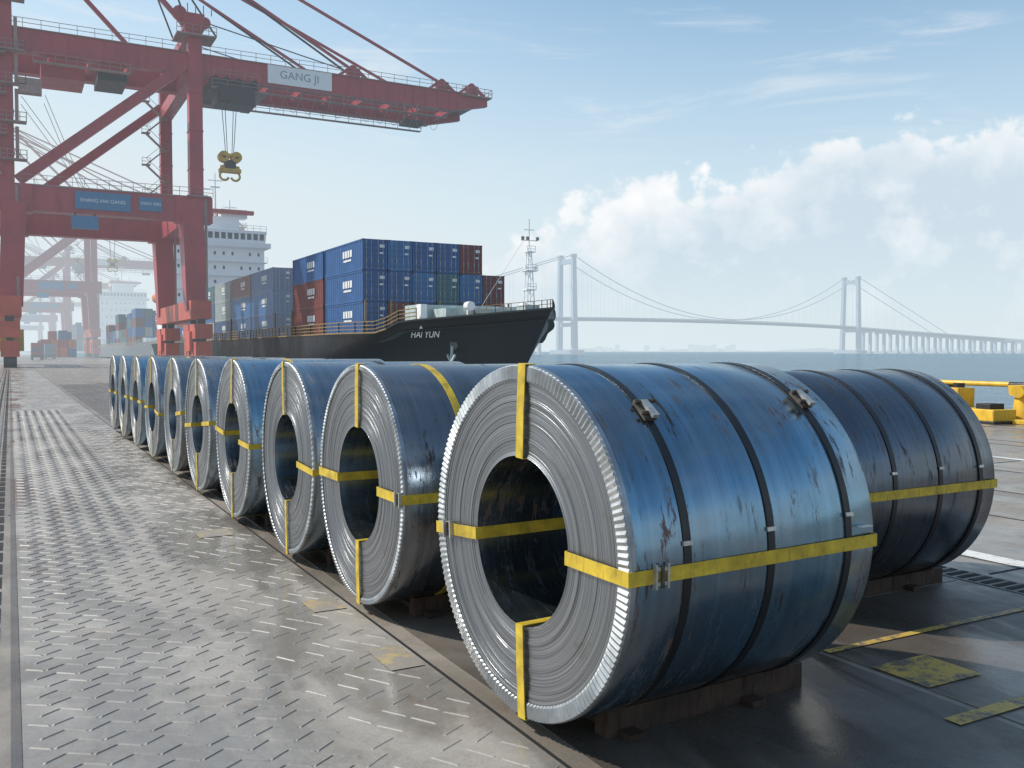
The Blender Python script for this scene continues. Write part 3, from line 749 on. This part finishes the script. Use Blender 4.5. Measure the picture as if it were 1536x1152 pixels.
        for k in range(8):
            yy=y0+2+k*2.4; mb.bb(x0+ins-.03,x0+ins+.1,yy-.25,yy+.25,a+1.2,a+1.9,gl)
    mb.bb(x0-.9,x1+.9,y0-1.2,y0+7,24,25.0,wh); mb.bb(x0+.2,x1-.2,y0-1,y0+9,25.0,25.6,wh)
    mb.bb(x0+.2,x1-.2,y0-.95,y0+8.9,25.6,26.9,gl); mb.bb(x0,x1,y0-1.3,y0+9.3,26.9,27.5,wh)
    for k in range(15): xx=x0+.3+k*(x1-x0-.6)/14; mb.bb(xx-.2,xx+.2,y0-1.02,y0-.9,25.6,26.9,wh)
    for k in range(7): yy=y0-.9+k*1.6; mb.bb(x0+.12,x0+.25,yy-.13,yy+.13,25.6,26.9,wh)
    mb.rail((x0,y0-1.2,27.5),(x1,y0-1.2,27.5),1.1,wh,1.3,.04); mb.rail((x0,y0-1.2,27.5),(x0,y0+9,27.5),1.1,wh,1.3,.04)
    mb.bb(xc-3.5,xc+4.5,y0+2,y0+8,27.5,30.6,wh); mb.rail((xc-3.5,y0+2,30.6),(xc+4.5,y0+2,30.6),1,wh,1,.04)
    mb.bb(xc-3,xc+7.5,y0+1,y0+2.4,31.2,32.0,red); mb.bb(xc+1,xc+6.5,y0+3,y0+6,30.6,32.4,wh); mb.bb(xc-4,xc+3,y0+10,y0+18,24,33,red); mb.bb(xc-4.1,xc+3.1,y0+9.9,y0+18.1,30.6,31.6,wh)
    for dx,h in ((-2.5,38),(0.0,40),(3,34.5)):
        mb.cyl((xc+dx,y0+4,30.6),(xc+dx,y0+4,h),.26,wh,8,.1); mb.beam((xc+dx-1.5,y0+4,h-1.6),(xc+dx+1.5,y0+4,h-1.6),.18,.18,wh); mb.beam((xc+dx-1,y0+4,h-3),(xc+dx+1,y0+4,h-3),.3,.3,wh)
    mb.cyl((xc-1.5,y0+4,32.8),(xc-1.5,y0+4,33.8),.6,wh,12)
    mb.cyl((x0-1.3,y0+6,13.4),(x0-1.3,y0+12,13.4),1.1,mat('lifeboat_orange',(.6,.15,.02),.4,0,hw),12)
    mb.obj('superstructure',E)
    if det:
        a=Vector(pt(11.5,.84,-1)); b=Vector(pt(9.5,.84,-1)); ang=math.atan2(b.y-a.y,b.x-a.x)
        c=(a+b)/2; n=Vector((math.sin(ang),-math.cos(ang),0))
        text('HAI YUN',.85,wh,E,c+n*.3+Vector((-.0,0,.1)),(R(76),0,ang),'hull_name',1.0)
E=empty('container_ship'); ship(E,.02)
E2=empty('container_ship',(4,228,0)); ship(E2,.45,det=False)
def stack_mass(name,xs,ys,hmax,z,haze,sd,cols=None):
    r=random.Random(sd); mb=MB()
    ms=[mat(n+'_mass',c,.55,0,haze) for n,c in (cols or CCOL)]; dk=mat('container_gap',(.01,.01,.012),.6,0,haze)
    for y in ys:
        for i,x in enumerate(xs):
            for k in range(r.randint(max(1,hmax-2),hmax)):
                m=r.choice(ms); zz=z+k*2.95
                mb.bb(x,x+2.44,y,y+12,zz+.05,zz+2.9,m)
                for xx in (x+.02,x+2.3): mb.bb(xx,xx+.12,y-.05,y,zz+.05,zz+2.9,dk)
                mb.bb(x+1.2,x+1.24,y-.04,y,zz+.05,zz+2.9,dk)
                for q in range(0,12,2): mb.bb(x-.03,x,y+q+.8,y+q+1.0,zz+.2,zz+2.8,dk)
    return mb.obj(name)
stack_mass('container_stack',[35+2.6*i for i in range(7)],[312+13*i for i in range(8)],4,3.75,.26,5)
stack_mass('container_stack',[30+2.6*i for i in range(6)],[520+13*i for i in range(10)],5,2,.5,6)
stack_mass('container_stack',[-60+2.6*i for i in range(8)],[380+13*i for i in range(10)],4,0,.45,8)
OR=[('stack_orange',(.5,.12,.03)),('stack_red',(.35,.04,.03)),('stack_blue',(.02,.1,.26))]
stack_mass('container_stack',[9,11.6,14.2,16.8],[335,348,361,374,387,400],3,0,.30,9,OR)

# ---------------------------------------------------------------- suspension bridge
def c2w(lat,dep): return Vector((lat*CC+dep*SS,dep*CC-lat*SS,0))
def bridge():
    E=empty('suspension_bridge')
    col=(.24,.34,.44)
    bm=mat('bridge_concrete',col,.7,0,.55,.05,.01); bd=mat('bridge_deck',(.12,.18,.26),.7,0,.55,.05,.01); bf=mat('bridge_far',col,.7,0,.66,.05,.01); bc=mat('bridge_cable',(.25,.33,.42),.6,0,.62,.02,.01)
    T1=c2w(85,1428); T2=c2w(679,1848); u=(T2-T1).normalized(); v=Vector((-u.y,u.x,0)); span=(T2-T1).length
    def dz(tt):
        s=tt/span
        if s<=1: return 48.5+5*(1-((s-.4)/.6)**2) if s>-.2 else 48.5
        return max(6,47.5-(tt-span)*.030)
    def P(tt,o,z): q=T1+u*tt+v*o; return Vector((q.x,q.y,z))
    mb=MB()
    for tt,bmat in ((0,bm),(span,bm)):
        top=148
        for s in (-1,1):
            mb.beam(P(tt,s*19,-4),P(tt,s*16,top),9,7,bmat,6.5,6)
            mb.beam(P(tt,s*19,-4),P(tt,s*19,4),20,24,bmat)
            mb.beam(P(tt,s*16,top),P(tt,s*16,top+3),8,7.5,bmat)
        for z,h in ((140,7),(43,6)):
            mb.beam(P(tt,-17,z),P(tt,17,z),5.5,h,bmat)
        mb.beam(P(tt,-26,1),P(tt,26,1),26,6,bmat)
    mb.obj('towers',E)
    mb=MB(); tt=-520; st=30
    while tt<3600:
        a=P(tt,0,dz(tt)); b=P(tt+st,0,dz(tt+st)); far=tt>1300
        mb.beam(a,b,30,3.6,bf if far else bd); 
        for s in (-15.2,15.2): mb.beam(a+v*s+Vector((0,0,2.8)),b+v*s+Vector((0,0,2.8)),.5,1.2,bf if far else bm)
        tt+=st
    tt=span+55
    while tt<3500:
        for s in (-8,8): mb.beam(P(tt,s,-4),P(tt,s,dz(tt)-2),5,5,bf if tt>1400 else bm)
        mb.beam(P(tt,-13,dz(tt)-4),P(tt,13,dz(tt)-4),5,4,bf if tt>1400 else bm); mb.beam(P(tt,-12,-1),P(tt,12,-1),12,5,bf if tt>1400 else bm)
        tt+=48
    tt=-60
    for k in range(9):
        for s in (-8,8): mb.beam(P(tt,s,-4),P(tt,s,dz(tt)-2),5,5,bm)
        tt-=55
    mb.obj('deck',E)
    mb=MB()
    for s in (-16,16):
        n=40; pts=[]
        for i in range(n+1):
            x=i/n; sag=(150-58)*(4*x*(1-x)); pts.append(P(span*x,s,150-sag))
        mb.path(pts,.75,bc,5)
        for i in range(1,n): 
            q=pts[i]; tt=span*i/n
            mb.beam((q.x,q.y,dz(tt)),q,.16,.16,bc)
        mb.path([P(0,s,150),P(-330,s,52)],.75,bc,5); mb.path([P(span,s,150),P(span+330,s,40)],.75,bc,5)
        for k in range(1,10):
            f=k/11
            for a0,e0,ze in ((0,-330,52),(span,span+330,40)):
                tt=a0+(e0-a0)*f; mb.beam(P(tt,s,dz(tt)),P(tt,s,150+(ze-150)*f),.16,.16,bc)
    mb.obj('cables',E)
bridge()

# ---------------------------------------------------------------- distant land
def hills(name,pts,haze,depth,col=(.12,.16,.14)):
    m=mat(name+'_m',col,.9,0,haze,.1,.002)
    mb=MB(); vs=[]
    for lat,dep,h in pts:
        q=c2w(lat,dep); q2=c2w(lat,dep+depth)
        vs+=[(q.x,q.y,-4),(q.x,q.y,h*.6),((q.x+q2.x)/2,(q.y+q2.y)/2,h),(q2.x,q2.y,-4)]
    fs=[]
    for i in range(len(pts)-1):
        for k in range(3): fs.append((i*4+k,(i+1)*4+k,(i+1)*4+k+1,i*4+k+1))
    mb.add(vs,fs,m,True); mb.obj(name)
r=random.Random(5)
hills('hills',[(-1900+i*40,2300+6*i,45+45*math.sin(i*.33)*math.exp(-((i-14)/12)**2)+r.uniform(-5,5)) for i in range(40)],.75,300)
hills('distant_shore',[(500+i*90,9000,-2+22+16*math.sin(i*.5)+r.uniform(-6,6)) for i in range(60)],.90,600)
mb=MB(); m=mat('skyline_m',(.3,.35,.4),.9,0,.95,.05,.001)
for i in range(16):
    lat=r.uniform(800,2100); q=c2w(lat,8700); h=r.uniform(25,70)
    mb.box((q.x,q.y,h/2),(r.uniform(25,60),r.uniform(25,60),h),m,r.random())
mb.obj('distant_city_buildings')

# ---------------------------------------------------------------- quay edge furniture
M_yb=mat('barrier_yellow',(.65,.40,.03),.45,var=.2,scale=3,dirt=(.25,.15,.05)); M_kb=mat('barrier_black',(.015,.015,.017),.5)
mb=MB(); mb.bb(25.45,25.98,-60,400,0,.22,mat('kerb_concrete',(.35,.33,.30),.7,var=.3))
k=0; y=-60
while y<400: mb.bb(25.43,25.47,y,y+1.2,.02,.2,M_yb if k%2 else M_kb); y+=1.2;k+=1
mb.obj('quay_kerb')
mb=MB(); y=19.8; k=0
while y>-14:
    L=1.15; mb.cyl((25.2,y,1.0),(25.2,y-L,1.0),.075,M_yb if k%3 else M_kb,12); 
    y-=L; k+=1
for y in (18.3,14.4,10.8,7.2,3.6,0,-3.6): mb.bb(25.0,25.32,y-.16,y+.16,0,.93,M_kb); mb.bb(24.95,25.4,y-.25,y+.25,0,.05,M_kb)
mb.obj('quay_barrier')
def bollard(x,y):
    mb=MB(); mb.box((0,0,.06),(1.5,1.3,.12),M_yb); mb.cyl((0,0,.12),(0,0,.75),.3,M_yb,18,.22); mb.cyl((0,0,.75),(0,0,1.02),.36,M_yb,18,.40)
    mb.cyl((-.42,0,.85),(.42,0,.85),.16,M_yb,12)
    for a in (-.6,.6):
        for b in (-.5,.5): mb.cyl((a,b,.12),(a,b,.2),.06,M_kb,6)
    mb.obj('mooring_bollard',None,(x,y,0),R(12),.015)
bollard(24.3,15.35); bollard(24.6,50); bollard(24.6,34); bollard(24.6,-2)
mb=MB(); mb.box((0,0,.22),(2.0,.8,.32),M_yb); mb.box((.6,0,.65),(.55,.6,.55),M_yb); mb.box((-.5,0,.45),(.5,.5,.16),M_kb); mb.box((0,0,.04),(2.2,.95,.08),M_kb); mb.cyl((.6,0,.92),(.6,0,1.05),.16,M_kb,12)
mb.obj('mooring_hook_unit',None,(23.6,16.3,0),R(80),.02)

def truck(x,y,col,haze):
    c=mat('truck_paint_%d'%int(y),col,.4,0,haze); k=mat('truck_black',(.02,.02,.02),.6,0,haze); g=mat('truck_glass',(.04,.06,.08),.1,0,haze)
    mb=MB(); mb.bb(-1.25,1.25,0,2.0,1.0,3.0,c); mb.bb(-1.1,1.1,-.02,.05,1.9,2.8,g); mb.bb(-1.2,1.2,-.2,0,.6,1.2,k); mb.bb(-1.2,1.2,2.0,13,1.1,1.4,k); mb.bb(-1.2,1.2,2.6,8.6,1.4,3.9,c)
    for yy in (.9,3.6,4.8,10.6,11.8):
        for xx in (-1,1): mb.cyl((xx-.18,yy,.52),(xx+.18,yy,.52),.52,k,16)
    mb.obj('terminal_truck',None,(x,y,0))
truck(5.4,232,(.25,.03,.03),.3); truck(9.0,262,(.05,.1,.2),.35); truck(-3.2,205,(.5,.3,.03),.25)
